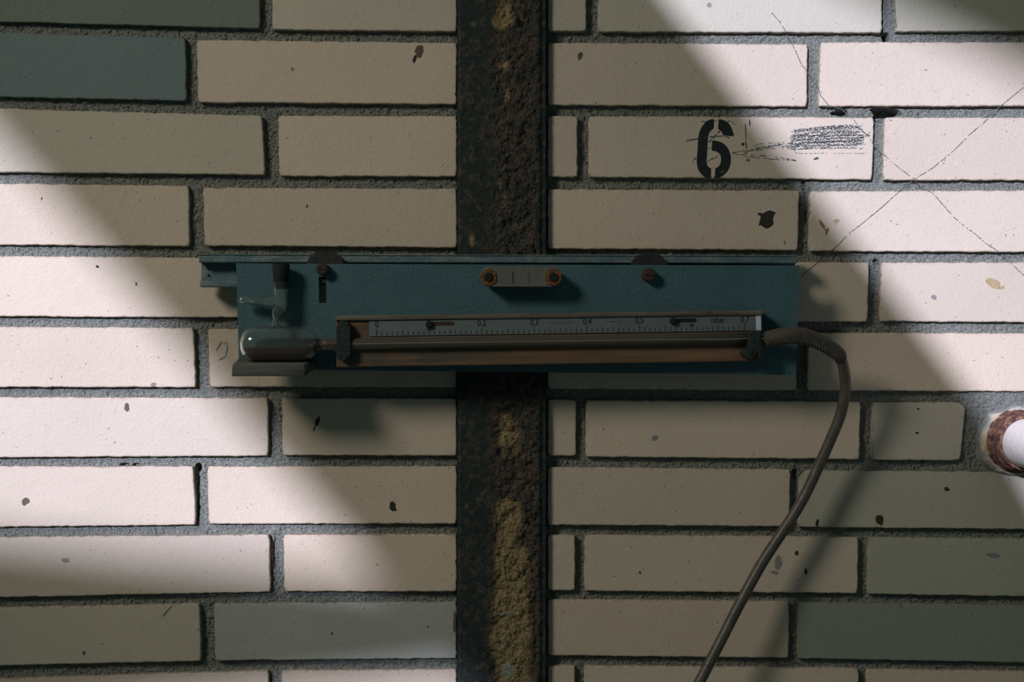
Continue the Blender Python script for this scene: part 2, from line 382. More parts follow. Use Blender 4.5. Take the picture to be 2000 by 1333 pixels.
def outline(q, seed):
    """slightly ragged brick outline in pixels"""
    pts = []; n = len(q)
    for i in range(n):
        a = Vector(q[i]); b = Vector(q[(i+1) % n]); Ln = (b-a).length; k = max(2, int(Ln/9))
        nrm = Vector((b.y-a.y, a.x-b.x)).normalized()
        for j in range(k):
            t_ = j/k; p = a.lerp(b, t_)
            if j > 0:
                w = float(fbm(np.array(p.x*1.0), np.array(p.y*1.0+seed*31), 14, seed % 13, 3, .8))-.5
                p = p+nrm*w*3.4
            else:
                c = sum((Vector(v) for v in q), Vector((0, 0)))/n; p = p+(c-p).normalized()*2.0
            pts.append(p)
    return pts
def make_brick(b, seed):
    q = b['q']; c = sum((Vector(v) for v in q), Vector((0, 0)))/len(q); o_w = W(c.x, c.y)
    P = outline(q, seed)
    if b.get('chip'):
        for cx, cy, r in b['chip']:
            for p in P:
                dv = p-Vector((cx, cy))
                if dv.length < r: p += (c-p).normalized()*(r-dv.length)*random.uniform(.5, .9)
    n = len(P); bm = bmesh.new(); ed = bm.verts.layers.float.new('edge')
    hx = (max(p.x for p in P)-min(p.x for p in P))/2; hy = (max(p.y for p in P)-min(p.y for p in P))/2
    def ring(inset, dep, e):
        out = []
        for p in P:
            dx = p.x-c.x; dy = p.y-c.y
            x = c.x+dx*(1-inset/hx); y = c.y+dy*(1-inset/hy)
            v = bm.verts.new(W(x, y)-o_w); v.co.y = -dep; v[ed] = e; out.append(v)
        return out
    rs = [ring(0, -0.020, 1), ring(0, b['pro']-0.0007, 1), ring(0.8, b['pro']-0.0002, 1), ring(2.4, b['pro'], .85), ring(8, b['pro'], .3), ring(18, b['pro'], 0)]
    for a, d in zip(rs, rs[1:]):
        for i in range(n): bm.faces.new((a[i], a[(i+1) % n], d[(i+1) % n], d[i]))
    bm.faces.new(rs[-1])
    o = obj('brick', bm, M['brick'], wall); o.location = o_w
    
    tt = b['tint']; f = rnd.uniform(0.93, 1.05); w = rnd.uniform(-.02, .02)
    o.color = (tt[0]*f*(1+w), tt[1]*f, tt[2]*f*(1-w), 1)
    b['obj'] = o; b['loc'] = o_w
for b in B:
    x0 = b['q'][0][0]; y0 = b['q'][0][1]
    if (x0, y0) == (1751, -62): b['chip'] = [(1748, 20, 7), (1750, 40, 6), (1749, 52, 6)]
    if (x0, y0) == (1561, 919): b['chip'] = [(1562, 921, 14), (1585, 920, 6), (1572, 921, 8)]
    if (x0, y0) == (1582, 374): b['chip'] = [(1581, 400, 5), (1581, 420, 4), (1581, 450, 5)]
for i, b in enumerate(B): make_brick(b, i+1)
def brick_at(px, py):
    for b in B:
        q = b['q']
        if min(p[0] for p in q) < px < max(p[0] for p in q) and min(p[1] for p in q) < py < max(p[1] for p in q): return b
def on_brick(name, bm, mat, b, label=None):
    o = obj(name, bm, mat); o.parent = b['obj']; o.location = -b['loc']
    if label: o['label'] = label
    return o
for p, lab in (((200, 130), 'blue grey brick'), ((650, 1230), 'grey brick'), ((1800, 1240), 'grey green brick'), ((250, 20), 'grey green brick'), ((1800, 850), 'short cut brick with clipped corner')):  # the lower right grey green brick is also darkened for dim light there
    bb = brick_at(*p); bb['obj']['label'] = lab

# stains: small raised splashes on single bricks
def blob(cx, cy, rx, ry, seed, ang=0, jag=.35, n=22):
    r0 = random.Random(seed); ph = [r0.uniform(0, 6.28) for _ in range(5)]; out = []
    for i in range(n):
        a = 2*PI*i/n; k = 1+jag*sum(math.sin((j+2)*a+ph[j])/(j+1.6) for j in range(5))*.6
        x = rx*k*math.cos(a); y = ry*k*math.sin(a)
        out.append((cx+x*math.cos(ang)-y*math.sin(ang), cy+x*math.sin(ang)+y*math.cos(ang)))
    return out
ST = [(819, 100, 9, 11, 'st_brown', .3), (810, 115, 3, 9, 'st_dark', .4), (571, 135, 3.4, 3, 'st_grey', 0), (1133, 109, 4, 9, 'st_brown', .3), (1385, 10, 4, 5, 'st_grey', .4),
      (1498, 429, 15, 16, 'st_dark', 0), (1487, 420, 8, 3, 'st_dark', .4), (1489, 436, 8, 3, 'st_dark', -.4), (1507, 417, 7, 3, 'st_dark', -.2), (1606, 440, 3, 12, 'st_rust', -.6), (1615, 452, 2.5, 7, 'st_rust', .3), (1633, 432, 6, 4, 'st_yellow', 0),
      (1939, 553, 14, 9, 'st_yellow', .6), (1952, 562, 10, 3.5, 'st_yellow', 0), (1824, 581, 5, 5, 'st_grey', 0), (248, 796, 5, 8, 'st_brown', .2), (50, 980, 6, 9, 'st_brown', .5),
      (620, 824, 4, 9, 'st_dark', .2), (614, 838, 1.3, 6, 'st_dark', .4), (767, 990, 7, 9, 'st_dark', -.3), (128, 1095, 8, 4, 'st_grey', 0), (1718, 1016, 7, 11, 'st_dark', 0), (1849, 956, 5, 4, 'st_dark', 0),
      (1596, 1022, 3, 7, 'st_dark', .3), (1556, 1081, 4, 4, 'st_dark', 0), (1574, 1117, 2.5, 7, 'st_dark', -.2), (1520, 1100, 8, 12, 'st_grey', .1), (1513, 1119, 8, 3, 'st_grey', .3), (1250, 1119, 2.5, 3, 'st_brown', 0),
      (1279, 856, 6, 5, 'st_grey', 0), (1411, 336, 4, 2, 'st_brown', 0), (190, 521, 3, 2.5, 'st_dark', 0), (266, 555, 1.6, 4, 'st_brown', 0), (81, 388, 1.4, 3, 'st_brown', 0), (164, 1276, 3, 4, 'st_brown', 0), (648, 1238, 2.5, 2.5, 'st_brown', 0),
      (326, 1195, 1.0, 15, 'st_brown', .7), (1451, 282, 3.5, 2.5, 'st_dark', -.5), (1456, 257, 1.2, 15, 'st_rust', -.05), (1457, 284, 1.2, 10, 'st_rust', -.1), (1461, 313, 3.5, 3, 'st_rust', .2), (1464, 240, 1, 7, 'st_dark', -.1), (1594, 310, 6, 2, 'crayon', -.2),
      (1532, 474, 1.5, 4, 'st_grey', 0), (1690, 805, 1.5, 1.5, 'st_dark', 0), (1791, 846, 2.5, 2.5, 'st_dark', 0), (1793, 799, 2.0, 2, 'st_dark', 0), (428, 676, 1.6, 12, 'st_grey', .5), (440, 671, 6, 2, 'st_yellow', .3), (434, 700, 8, 1.6, 'st_grey', -.6), (443, 684, 1.3, 12, 'st_grey', .1), (1890, 1130, 60, 8, 'st_yellow', .35),
      (300, 751, 6, 3, 'st_grey', -.4), (600, 403, 2, 3, 'st_brown', 0), (1760, 1185, 2, 2, 'st_brown', 0), (835, 1225, 2, 2, 'st_brown', 0), (904, 1300, 2, 2, 'st_brown', 0), (1940, 1085, 12, 5, 'st_grey', 0), (888, 1215, 3, 20, 'st_brown', 0)]
for i, (x, y, rx, ry, m, a) in enumerate(ST):
    b = brick_at(x, y)
    if b is None or (m == 'st_yellow' and rx > 40) or x > 892 and x < 1068: continue
    d = b['pro']
    on_brick('stain', prism(blob(x, y, rx, ry, i, a), d-.001, d+.00018+i*1.5e-6, 0, None, 0), M[m], b, {'st_dark': 'dark splash', 'st_rust': 'rust coloured streak', 'st_yellow': 'yellowish smear', 'crayon': 'short blue crayon dash'}.get(m))

# stencilled numeral, traced: three pieces divided by the stencil bridges
def cz(P): return [(1320+x/8.885, 210+min(y, 1228)/8.885) for x, y in P]
A_ = [(655, 208), (590, 215), (520, 250), (450, 340), (410, 430), (390, 520), (382, 610), (378, 700), (368, 830), (362, 950), (372, 1030), (398, 1100), (440, 1160), (500, 1212), (545, 1228), (605, 1228), (607, 1150), (606, 1062), (565, 1035), (538, 985), (530, 920), (535, 850), (540, 780), (545, 690), (550, 600), (556, 520), (570, 460), (600, 405), (650, 368), (655, 330), (660, 270)]
B_ = [(748, 205), (800, 215), (870, 240), (920, 280), (960, 350), (985, 420), (1003, 480), (998, 498), (960, 497), (890, 490), (820, 478), (805, 440), (780, 410), (735, 375), (733, 330), (740, 270)]
C_ = [(632, 578), (700, 582), (770, 600), (840, 640), (900, 710), (935, 790), (950, 870), (948, 960), (925, 1050), (880, 1120), (820, 1180), (770, 1212), (740, 1228), (662, 1228), (678, 1180), (685, 1062), (738, 1030), (773, 970), (783, 900), (775, 840), (740, 790), (690, 760), (625, 745), (628, 660)]
b6 = brick_at(1400, 300)
bm = bmesh.new()
for P in (A_, B_, C_): prism(cz(smooth2(P, 3)), b6['pro']-.001, b6['pro']+.0002, 0, bm, 0)
bmesh.ops.triangulate(bm, faces=[f for f in bm.faces if len(f.verts) > 4])
on_brick('painted_number', bm, M['stencil'], b6, 'black stencilled numeral 6')

# drawn lines: short broken dashes of thin wax or graphite
def stroke(bm, P, w, dep, gap=.25, jit=.6, rr=random.Random(5), step=3.0, mortar=True):
    for a, b in zip(P, P[1:]):
        a = Vector(a); b = Vector(b); n = max(1, int((b-a).length/step)); nr = Vector((b.y-a.y, a.x-b.x)).normalized()
        for i in range(n):
            if rr.random() < gap: continue
            t0 = i/n; t1 = min(1, (i+rr.uniform(.7, 1.25))/n); p = a.lerp(b, t0)+nr*rr.uniform(-jit, jit); q = a.lerp(b, t1)+nr*rr.uniform(-jit, jit)
            d = dep
            if dep is None:
                bb = brick_at((p.x+q.x)/2, (p.y+q.y)/2); d = bb['pro']+.0002 if bb else -.0022
            ww = w*rr.uniform(.6, 1.25)
            vs = [bm.verts.new(Vector((W(v.x, v.y).x, -d, W(v.x, v.y).z))) for v in (p+nr*ww/2, q+nr*ww/2, q-nr*ww/2, p-nr*ww/2)]
            bm.faces.new(vs)
l1 = [(1507, 25), (1522, 42), (1535, 62), (1552, 95), (1565, 125), (1584, 150), (1597, 168), (1603, 188), (1620, 208), (1645, 212), (1664, 230), (1679, 250), (1695, 266), (1706, 283), (1722, 298), (1745, 320), (1784, 350), (1800, 366), (1822, 378), (1832, 390), (1862, 424), (1880, 440), (1905, 458), (1925, 476), (1950, 492), (1972, 512), (1985, 525), (2003, 541), (2020, 556)]
l2 = [(2030, 148), (1998, 172), (1975, 190), (1952, 210), (1930, 232), (1895, 262), (1862, 295), (1822, 328), (1785, 351), (1766, 365), (1750, 380), (1722, 405), (1690, 432), (1660, 455), (1640, 475), (1622, 492), (1598, 512), (1580, 527), (1564, 541)]
for P, lab in ((l1, 'thin pencil line falling to the right'), (l2, 'thin pencil line rising to the right')):
    bm = bmesh.new(); stroke(bm, P, 1.5, None, .12, .5)
    o = obj('pencil_line', bm, M['pencil'], wall); o['label'] = lab
bm = bmesh.new(); r0 = random.Random(12); d6 = b6['pro']+.00028
def s2(P, w=1.3, gap=.3, jit=1.0): stroke(bm, [(1420+x/6.25, 210+y/6.25) for x, y in P], w, d6, gap, jit, r0, 2.2)
s2([(60, 555), (130, 540), (260, 532), (420, 505), (560, 470), (700, 440)]); s2([(60, 555), (120, 575), (240, 580), (400, 590), (560, 610), (700, 625), (850, 645)])
s2([(210, 600), (400, 615), (560, 635), (720, 640), (850, 650)]); s2([(200, 580), (240, 545), (330, 510), (450, 470), (640, 455)])
s2([(315, 465), (420, 445), (560, 435), (700, 432)]); s2([(340, 520), (460, 512), (600, 500), (720, 470)]); s2([(315, 465), (380, 500), (520, 480), (700, 455)])
for i in range(36):   # dense to and fro scribble
    f = i/29
    xa = 640+150*r0.random()*(1-f)+150*f*r0.uniform(.8, 1.4); ya = 525-210*f+r0.uniform(-12, 12); xb = 1640-60*abs(f-.5)+r0.uniform(-60, 90); yb = 485-225*f+r0.uniform(-14, 14)
    if xa < 760: ya = max(ya, 380)
    n = 6; P = [(xa+(xb-xa)*j/n, ya+(yb-ya)*j/n-12*math.sin(PI*j/n)+r0.uniform(-9, 9)) for j in range(n+1)]
    s2(P, 1.25, .34, 1.5)
s2([(1640, 280), (1690, 320), (1750, 350), (1690, 330)], 1.4, .1); s2([(1600, 400), (1690, 350), (1750, 300)], 1.3, .2); s2([(820, 530), (840, 560), (1000, 565), (1150, 560), (1700, 562)], .8, .5, .5)
on_brick('scribble', bm, M['crayon'], b6, 'blue black crayon scribble shaped like an arrow')
bm = bmesh.new()
def s3(P, w=1.5, gap=.12, jit=.8): stroke(bm, [(1320+x/8.885, 210+y/8.885) for x, y in P], w, d6, gap, jit, r0, 2.0)
s3([(180, 582), (260, 565), (380, 540), (560, 512), (700, 505), (820, 495), (940, 530)], 1.9); s3([(560, 610), (640, 540), (700, 470), (760, 405)], 1.9); s3([(290, 945), (350, 870)], 2); s3([(540, 940), (620, 895), (700, 865), (745, 830)], 1.3)
s3([(440, 243), (530, 247)], 1.2); s3([(660, 232), (745, 232)], 1.0); s3([(900, 235), (960, 255), (1020, 300)], 1.5); s3([(540, 715), (620, 703)], .8)
on_brick('crayon_mark', bm, M['crayon'], b6, 'crayon strokes crossing the numeral')

# ---------------------------------------------------------------- steel column
cxs = np.arange(894.0, 1067.5, 2.0); cys = np.arange(-362, 1692, 2.2)
CX, CY = np.meshgrid(cxs, cys); dc = 0.0085
xm = CX*S; ym = CY*S
f1 = fbm(xm, ym, .010, 2, 4, .6); f2 = fbm(xm, ym, .0045, 7, 3, .6); f3 = fbm(xm*1.8, ym*.5, .02, 12, 4)
rough = np.clip((CX-945+30*(f3-.5))/30, 0, 1)*np.clip((1056-CX)/8, 0, 1)
flake = np.floor(f1*7)/7+.12*f2
h = dc + 0.0014*(f2-.5) + rough*(0.0050*(flake-.5)+0.0026*(f2-.5)) - 0.0020*np.clip((CX-1053)/6, 0, 1) - 0.0012*np.clip((899-CX)/4, 0, 1)
lower = np.clip((CY-780)/200, 0, 1)
def bl(cx, cy, rx, ry): return np.exp(-(((CX-cx)/rx)**2+((CY-cy)/ry)**2))
och = sum(a*bl(*g) for a, g in ((.9, (984, 20, 16, 26)), (.8, (972, 48, 12, 10)), (1.0, (984, 133, 12, 16)), (.9, (990, 190, 8, 20)), (.6, (925, 52, 10, 10)), (.75, (922, 470, 9, 20)), (.5, (975, 360, 8, 14)), (.5, (985, 395, 12, 30)),
     (.45, (1015, 445, 26, 25)), (.5, (950, 440, 6, 12)), (.45, (1000, 60, 40, 30)), (.9, (988, 820, 10, 10)), (.8, (985, 850, 16, 40)), (.5, (1010, 860, 24, 60)), (1.3, (992, 1000, 26, 30)), (.9, (985, 1085, 20, 50)), (.8, (1010, 1100, 36, 60)), (1.2, (990, 1175, 30, 40)),
     (1.4, (985, 1245, 26, 40)), (1.3, (1000, 1320, 30, 50)), (.9, (1020, 1230, 22, 60)), (.35, (925, 1200, 14, 40)), (.7, (1000, 1450, 40, 100)), (.7, (980, -120, 20, 80))))
pale = 1.2*bl(992, 1305, 14, 16)+.7*bl(985, 1195, 14, 8)+.5*bl(985, 1260, 10, 14)
nz = fbm(xm, ym, .006, 31, 4, .7); nz2 = fbm(xm, ym, .0028, 41, 3, .7)
mo = np.clip((och*(0.35+1.4*nz)-.38)/.45, 0, 1)*np.clip((CX-908)/10, 0, 1); mp = np.clip((pale-.35+.4*(nz-.5))/.4, 0, 1)
mr = np.clip(rough*(1.6*nz2-.38)*(1.0+.5*lower), 0, 1)
c_dark = np.array((0.019, 0.032, 0.029)); c_rust = np.array((0.15, 0.095, 0.062)); c_och = np.array((0.42, 0.31, 0.145)); c_pale = np.array((0.40, 0.43, 0.36)); c_or = np.array((0.30, 0.13, 0.04))
mr = np.maximum(mr*(.35+1.1*fbm(xm, ym, .018, 52, 3)), np.clip((fbm(xm, ym, .005, 61, 4, .75)-.56)/.12, 0, .5)); C = c_dark+(c_rust-c_dark)*mr[..., None]; C = C*(.7+.75*fbm(xm, ym, .004, 71, 3, .7))[..., None]; C = C+(c_och-C)*(mo*.85)[..., None]; C = C+(c_pale-C)*mp[..., None]
mor = np.clip((och*nz2-.28)/.2, 0, 1)*np.clip(1-mo, 0, 1)*.6; C = C+(c_or-C)*mor[..., None]
h = h - 0.0009*mo*rough
k = (D-h)/D
ny, nx = CX.shape
co = np.stack([(CX-1000)*S*(D-dc)/D, -h, -(CY-666.5)*S], -1).reshape(-1, 3)
idx = np.arange(nx*ny).reshape(ny, nx)
quads = np.stack([idx[:-1, :-1], idx[1:, :-1], idx[1:, 1:], idx[:-1, 1:]], -1).reshape(-1, 4).tolist()
# sides back into the wall, and the web/back face
bk = co.reshape(ny, nx, 3); Lc = bk[:, 0].copy(); Rc = bk[:, -1].copy(); Lc[:, 1] = .012; Rc[:, 1] = .012
n0 = len(co); co = np.concatenate([co, Lc, Rc]); colr = np.concatenate([C.reshape(-1, 3), np.tile(c_dark, (2*ny, 1))])
for i in range(ny-1):
    quads.append((idx[i, 0], n0+i, n0+i+1, idx[i+1, 0])); quads.append((idx[i, -1], idx[i+1, -1], n0+ny+i+1, n0+ny+i))
    quads.append((n0+i, n0+ny+i, n0+ny+i+1, n0+i+1))
me = bpy.data.meshes.new('steel_column'); me.from_pydata(co.tolist(), [], [tuple(int(v) for v in q) for q in quads]); me.update()
ca = me.color_attributes.new('col', 'FLOAT_COLOR', 'POINT'); ca.data.foreach_set('color', np.concatenate([colr, np.ones((len(colr), 1))], 1).astype(np.float32).ravel())
column = link_mesh('steel_column', me, M['column'])
tag(column, 'dark rusty steel column with flaking ochre paint set in the brick wall', 'column')
# torn sealant along the column's left edge
bm = bmesh.new(); y = -350; r1 = random.Random(4); ptsl = []
while y < 1690:
    ptsl.append((893.5-abs(r1.gauss(0, 1.6)), y)); y += r1.uniform(5, 14)
prism(ptsl+[(898, 1690), (898, -350)], .0005, .0022, 0, bm, 0)
for x, y, dx, dy, w in ((889, 128, 6, 24, 3), (893, 40, 3, 30, 4), (892, 110, 3, 10, 4), (889, 376, 6, 22, 3), (890, 305, 4, 14, 2), (891, 320, 3, 12, 3), (893, 940, 2, 14, 4), (893, 1020, 2, 10, 4), (894, 1075, 2, 14, 4), (893, 1110, 3, 8, 4)):
    prism([(x, y), (x+w*.7, y+2), (x+dx+w*.6, y+dy), (x+dx, y+dy)], .0008, .0026, 0, bm, 0)
bmesh.ops.triangulate(bm, faces=[f for f in bm.faces if len(f.verts) > 4])
o = obj('torn_sealant', bm, M['rubber'], column)

# ---------------------------------------------------------------- pipe stub at the right edge
pc = W(1984, 862)
bm = bmesh.new(); cl = bm.verts.layers.float_color.new('col'); rings = []
for j in range(16):
    f = j/15; ring = []
    for i in range(72):
        a = 2*PI*i/72; ca_, sa_ = math.cos(a), math.sin(a)
        r_out = 76+4*math.sin(2*a+1)+2.0*math.sin(5*a+2)+1.2*math.sin(9*a)+1.0*math.sin(17*a); rr = r_out+(56-r_out)*f
        n_ = float(fbm(np.array(rr*ca_+500.), np.array(rr*sa_+500.), 14, 3, 4, .7))
        n3 = float(fbm(np.array(rr*ca_+500.), np.array(rr*sa_+500.), 6, 8, 3, .8)); hh = -.0032+.0085*math.sin(f*PI/2)**.8+.0035*(n_-.5)+.0030*(n3-.5)*(1 if j else 0)
        v = bm.verts.new((rr*ca_*S+pc.x, -hh, rr*sa_*S+pc.z)); lime = max(0, min(1, 2.0*f-.5+2.2*(n_-.5)))*(0.35+.65*(1 if ca_ < .2 else .5)); yel = max(0, min(1, 3*f-1.6+3*(n_-.45)))
        c = [0.20, .21, .20]; c = [a1+(b1-a1)*lime for a1, b1 in zip(c, (.80, .77, .66))]; c = [a1+(b1-a1)*yel*.8 for a1, b1 in zip(c, (.60, .38, .15))]
        v[cl] = (*c, 1); ring.append(v)
    rings.append(ring)
for a, b in zip(rings, rings[1:]):
    for i in range(72): bm.faces.new((a[i], a[(i+1) % 72], b[(i+1) % 72], b[i]))
o = obj('cement_collar', bm, M['cement'], wall, True); o['label'] = 'lime streaked cement ring around the pipe'
pipe = thing('wall_pipe', 'white painted pipe with rusty threaded collar leaving the wall at the right edge', 'pipe', pc)
def lathe_y(prof, n=64, bm=None, wob=0.0, sd=1):
    bm = bm or bmesh.new(); R = []
    for r, d in prof: R.append([bm.verts.new(((r*(1+wob*(float(fbm(np.array(20*math.cos(2*PI*i/n)+50), np.array(d*3000.+20*math.sin(2*PI*i/n)), 4, sd))-.5)))*math.cos(2*PI*i/n), -d, (r)*math.sin(2*PI*i/n))) for i in range(n)])
    for a, b in zip(R, R[1:]):
        for i in range(n): bm.faces.new((a[i], a[(i+1) % n], b[(i+1) % n], b[i]))
    return bm
prof = [(.0275, -.015), (.0272, .003)]
for i in range(11): d = .004+i*.0020; prof += [(.0269-.0034*i/10, d), (.0269-.0034*i/10, d+.0004), (.0252-.0034*i/10, d+.0010), (.0252-.0034*i/10, d+.0014)]
prof += [(.0232, .0265), (.0226, .0278), (.0210, .0280), (.0206, .0268)]
obj('threaded_collar', lathe_y(prof, 64, None, .05), M['pipe_rust'], pipe, True)
obj('pipe', lathe_y([(.0, -.012), (.0204, -.012), (.0204, .03), (.0206, .06), (.0205, .16), (.0205, .42), (.0185, .42), (.0185, .3), (.0, .3)], 64), M['pipe'], pipe, True)

# ---------------------------------------------------------------- mounting rail
rail = thing('mounting_rail', 'teal painted metal rail behind the top of the gauge plate', 'rail', W(970, 530, .02))
def put(name, bm, mat, parent, smooth=False, label=None):
    o = obj(name, bm, mat, None, smooth); o.parent = parent; o.location = -parent_loc(parent)
    if label: o['label'] = label
    return o
def beam(p_tl, p_tr, p_br, p_bl, d0, d1, bv=.0004, bm=None): return prism([p_tl, p_tr, p_br, p_bl], d0, d1, bv, bm)
put('web', beam((393, 510), (1553, 512), (1553, 556), (393, 552), .012, .0155), M['rail'], rail)
put('flange', beam((388, 496.5), (1556, 499), (1556, 515), (388, 513), .0100, .0272, .0008), M['rail'], rail)
put('flange', beam((390, 549), (1556, 551), (1556, 562), (390, 560.5), .0100, .0258, .0008), M['rail'], rail)
o = put('lip', prism([(388, 496.3), (1556, 498.8), (1556, 501.2), (388, 498.6)], .0268, .0280, .0003), M['rail'], rail)
bm = bmesh.new()
for x, y in ((403, 523), (404, 536)): prism(disc(x, y, 2.4, 10), .015, .0175, 0, bm)
put('rivet', bm, M['scale'], rail)

# ---------------------------------------------------------------- inclined tube gauge
PF = .0375; PB = .0350     # plate front and back
gauge = thing('pressure_gauge', 'teal inclined tube pressure gauge with printed scale mounted on the wall', 'gauge', W(1010, 625, PB))
slotp = [(623, 592), (622, 543), (627, 539), (633, 543), (637, 590), (636, 592.5), (630, 593.5)]
bm = bmesh.new()
# plate with the vertical slot left open: strips around the slot
prism([(461, 514.5), (622, 515.5), (623, 592), (632, 723), (467, 721)], PB, PF, 0, bm)
prism([(637.5, 515.6), (1561, 519), (1560, 560), (1555, 733), (632, 723), (637, 592)], PB, PF, 0, bm)
prism([(622, 515.5), (637.5, 515.6), (637.5, 541), (622, 541)], PB, PF, 0, bm)
prism([(623, 592), (637, 592), (632, 723)], PB, PF, 0, bm)
bmesh.ops.remove_doubles(bm, verts=bm.verts, dist=1e-6)
put('backplate', bm, M['plate'], gauge)
put('spacer', prism(rect(700, 570, 1400, 690), .0100, PB+.0002, 0), M['dark_metal'], gauge)
for x, y, r in ((635, 521, 37), (1268, 525, 37)):
    o = put('washer', prism(disc(x, y, r, 40, .86), .0282, .0347, .0006), M['dark_metal'], gauge, label='large dark washer')
for x, y, r in ((629, 526, 12.5), (1268, 537, 14)):
    bm = prism(disc(x, y, r, 28, .95), PF-.002, PF+.0085, .0016)
    p = put('screw', bm, M['rust_screw'], gauge, label='rusty round head screw')
    bm = prism([(x-r*.7, y-1.5), (x+r*.7, y+.5), (x+r*.7, y+2.5), (x-r*.7, y+.5)], PF+.008, PF+.0088, 0); bm2 = put('screw_slot', bm, M['rubber'], p)
# spirit level block
def stadium(x0, x1, y0, y1, n=10):
    r = (y1-y0)/2; cy = (y0+y1)/2
    return [(x0+r-r*math.sin(PI*i/n), cy-r*math.cos(PI*i/n)) for i in range(n+1)] + [(x1-r+r*math.sin(PI*i/n), cy+r*math.cos(PI*i/n)) for i in range(n+1)]
LF = PF+.0175
lev = put('spirit_level', prism(stadium(938, 1097, 521, 560), PF+.006, LF, .0012), M['block'], gauge, label='cloudy spirit level block')
put('level_foot', prism(stadium(948, 1087, 528, 553), PF-.001, PF+.0065, 0), M['dark_metal'], lev)
for x in (954, 1081):
    bm = bmesh.new(); n = 30; ro = [16+1.7*math.sin(5*i*.7+x)+1.0*math.sin(11*i) for i in range(n)]
    prism([(x+ro[i]*math.cos(2*PI*i/n), 542+ro[i]*math.sin(2*PI*i/n)) for i in range(n)], LF-.001, LF+.0009, .0004, bm)
    put('rusty_rosette', bm, M['rust'], lev, label='orange rusted washer')
    put('bolt_head', prism(disc(x, 541, 9, 20), LF, LF+.0022, .0005), M['rubber'], lev)
for x in (1002, 1033): put('level_mark', prism(rect(x-1.1, 531, x+1.1, 553), LF-.0005, LF+.00015, 0), M['ink' if x == 1002 else 'faint_ink'], lev)

# wooden board carrying scale and tube
BF = PF+.013
def yt(x): return 618+(x-655)*(608-618)/833.     # top edge of board
def yb(x): return 718+(x-657)*(706-718)/831.
put('wooden_board', prism([(655, yt(655)), (1489, yt(1489)), (1489, yb(1489)), (657, yb(657))], PF-.0005, BF, .0012), M['wood'], gauge)
put('top_batten', prism([(655, yt(655)-1), (1491, yt(1491)-1.5), (1491, yt(1491)+8), (655, yt(655)+9)], PF+.001, BF+.0030, .0012), M['dust_wood'], gauge)
# scale
def ys0(x): return 627+(x-721)*(614.5-627)/765.
def ys1(x): return 657.5+(x-721)*(646-657.5)/766.
SF = BF+.0012
scale = put('scale_plate', prism([(721, ys0(721)), (1476, ys0(1476)), (1477, ys1(1477)), (721, ys1(721))], BF-.0002, SF, .0002), M['scale'], gauge)
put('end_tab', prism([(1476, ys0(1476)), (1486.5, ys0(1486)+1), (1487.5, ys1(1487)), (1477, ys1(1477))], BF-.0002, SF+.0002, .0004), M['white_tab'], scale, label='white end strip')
bm = bmesh.new()
for i in range(71):
    x = 735.7+10.26*i; yb_ = ys1(x)-1.5; L_ = 12.5 if i % 10 == 0 else (9.5 if i % 5 == 0 else 7.0)
    prism(rect(x-.75, yb_-L_, x+.75, yb_), SF-.0002, SF+.00008, 0, bm)
put('tick_marks', bm, M['ink'], scale)
def text(s, px, py, hpx, mat, d, rot=0, name='number', sx=1.0, parent=None):
    cu = bpy.data.curves.new(name, 'FONT'); cu.body = s; cu.align_x = 'CENTER'; cu.align_y = 'CENTER'
    cu.size = hpx*S*1.37; cu.extrude = .00005; cu.offset = .00009
    to = bpy.data.objects.new('tmp', cu); COL.objects.link(to); bpy.context.view_layer.update()
    me = bpy.data.meshes.new_from_object(to.evaluated_get(bpy.context.evaluated_depsgraph_get()))
    bpy.data.objects.remove(to); bpy.data.curves.remove(cu)
    p = W(px, py, d)
    me.transform(Matrix.Translation(p) @ Matrix.Rotation(rot, 4, 'Y') @ Matrix.Rotation(PI/2, 4, 'X') @ Matrix.Diagonal((sx, 1, 1, 1)))
    o = link_mesh(name, me, mat); o.parent = parent; o.location = -parent_loc(parent)
    return o
tl = -math.atan2(12, 765)
for s, x, y, h_, nm in (('0', 736, 634.5, 12, 'number'), ('0,2', 941, 632, 12, 'number'), ('0,3', 1043.5, 630.5, 12, 'number'), ('0,4', 1147, 628.5, 12, 'number'), ('0,5', 1249, 626.5, 12, 'number'),
                        ('0,7', 1455, 624.5, 12, 'number'), ('mbar', 1402, 625.5, 11.5, 'unit_lettering'), ('0,6', 1351, 635, 6, 'number'), ('0,1', 838, 643.5, 6, 'number')):
    text(s, x, y, h_, M['ink'], SF+.00005, tl, nm, .82, scale)
bm = bmesh.new(); r2 = random.Random(9)
for xa, xb, yy in ((1072, 1117, 631), (1184, 1216, 629)):
    x = xa
    while x < xb:
        w = r2.uniform(.8, 2.0); hh = r2.uniform(1.2, 2.6); prism(rect(x, yy-hh, x+w, yy+hh*.4), SF-.0002, SF+.00006, 0, bm); x += w+r2.uniform(.6, 1.4)
put('small_print', bm, M['faint_ink'], scale)['kind'] = 'stuff'
for xs, ys, xe in ((838, 633, 888), (1316, 626.5, 1361)):
    put('adjustment_slot', prism([(x, y+(-.8 if x > xs+20 else 0)) for x, y in stadium(xs, xe, ys-4, ys+4)], SF-.0003, SF+.0001, 0), M['rust_screw' if xs < 900 else 'rubber'], scale, label='narrow slot')
    put('slot_screw', prism(disc(xs, ys+1, 7.5, 18), SF, SF+.0030, .0012), M['rubber'], scale)
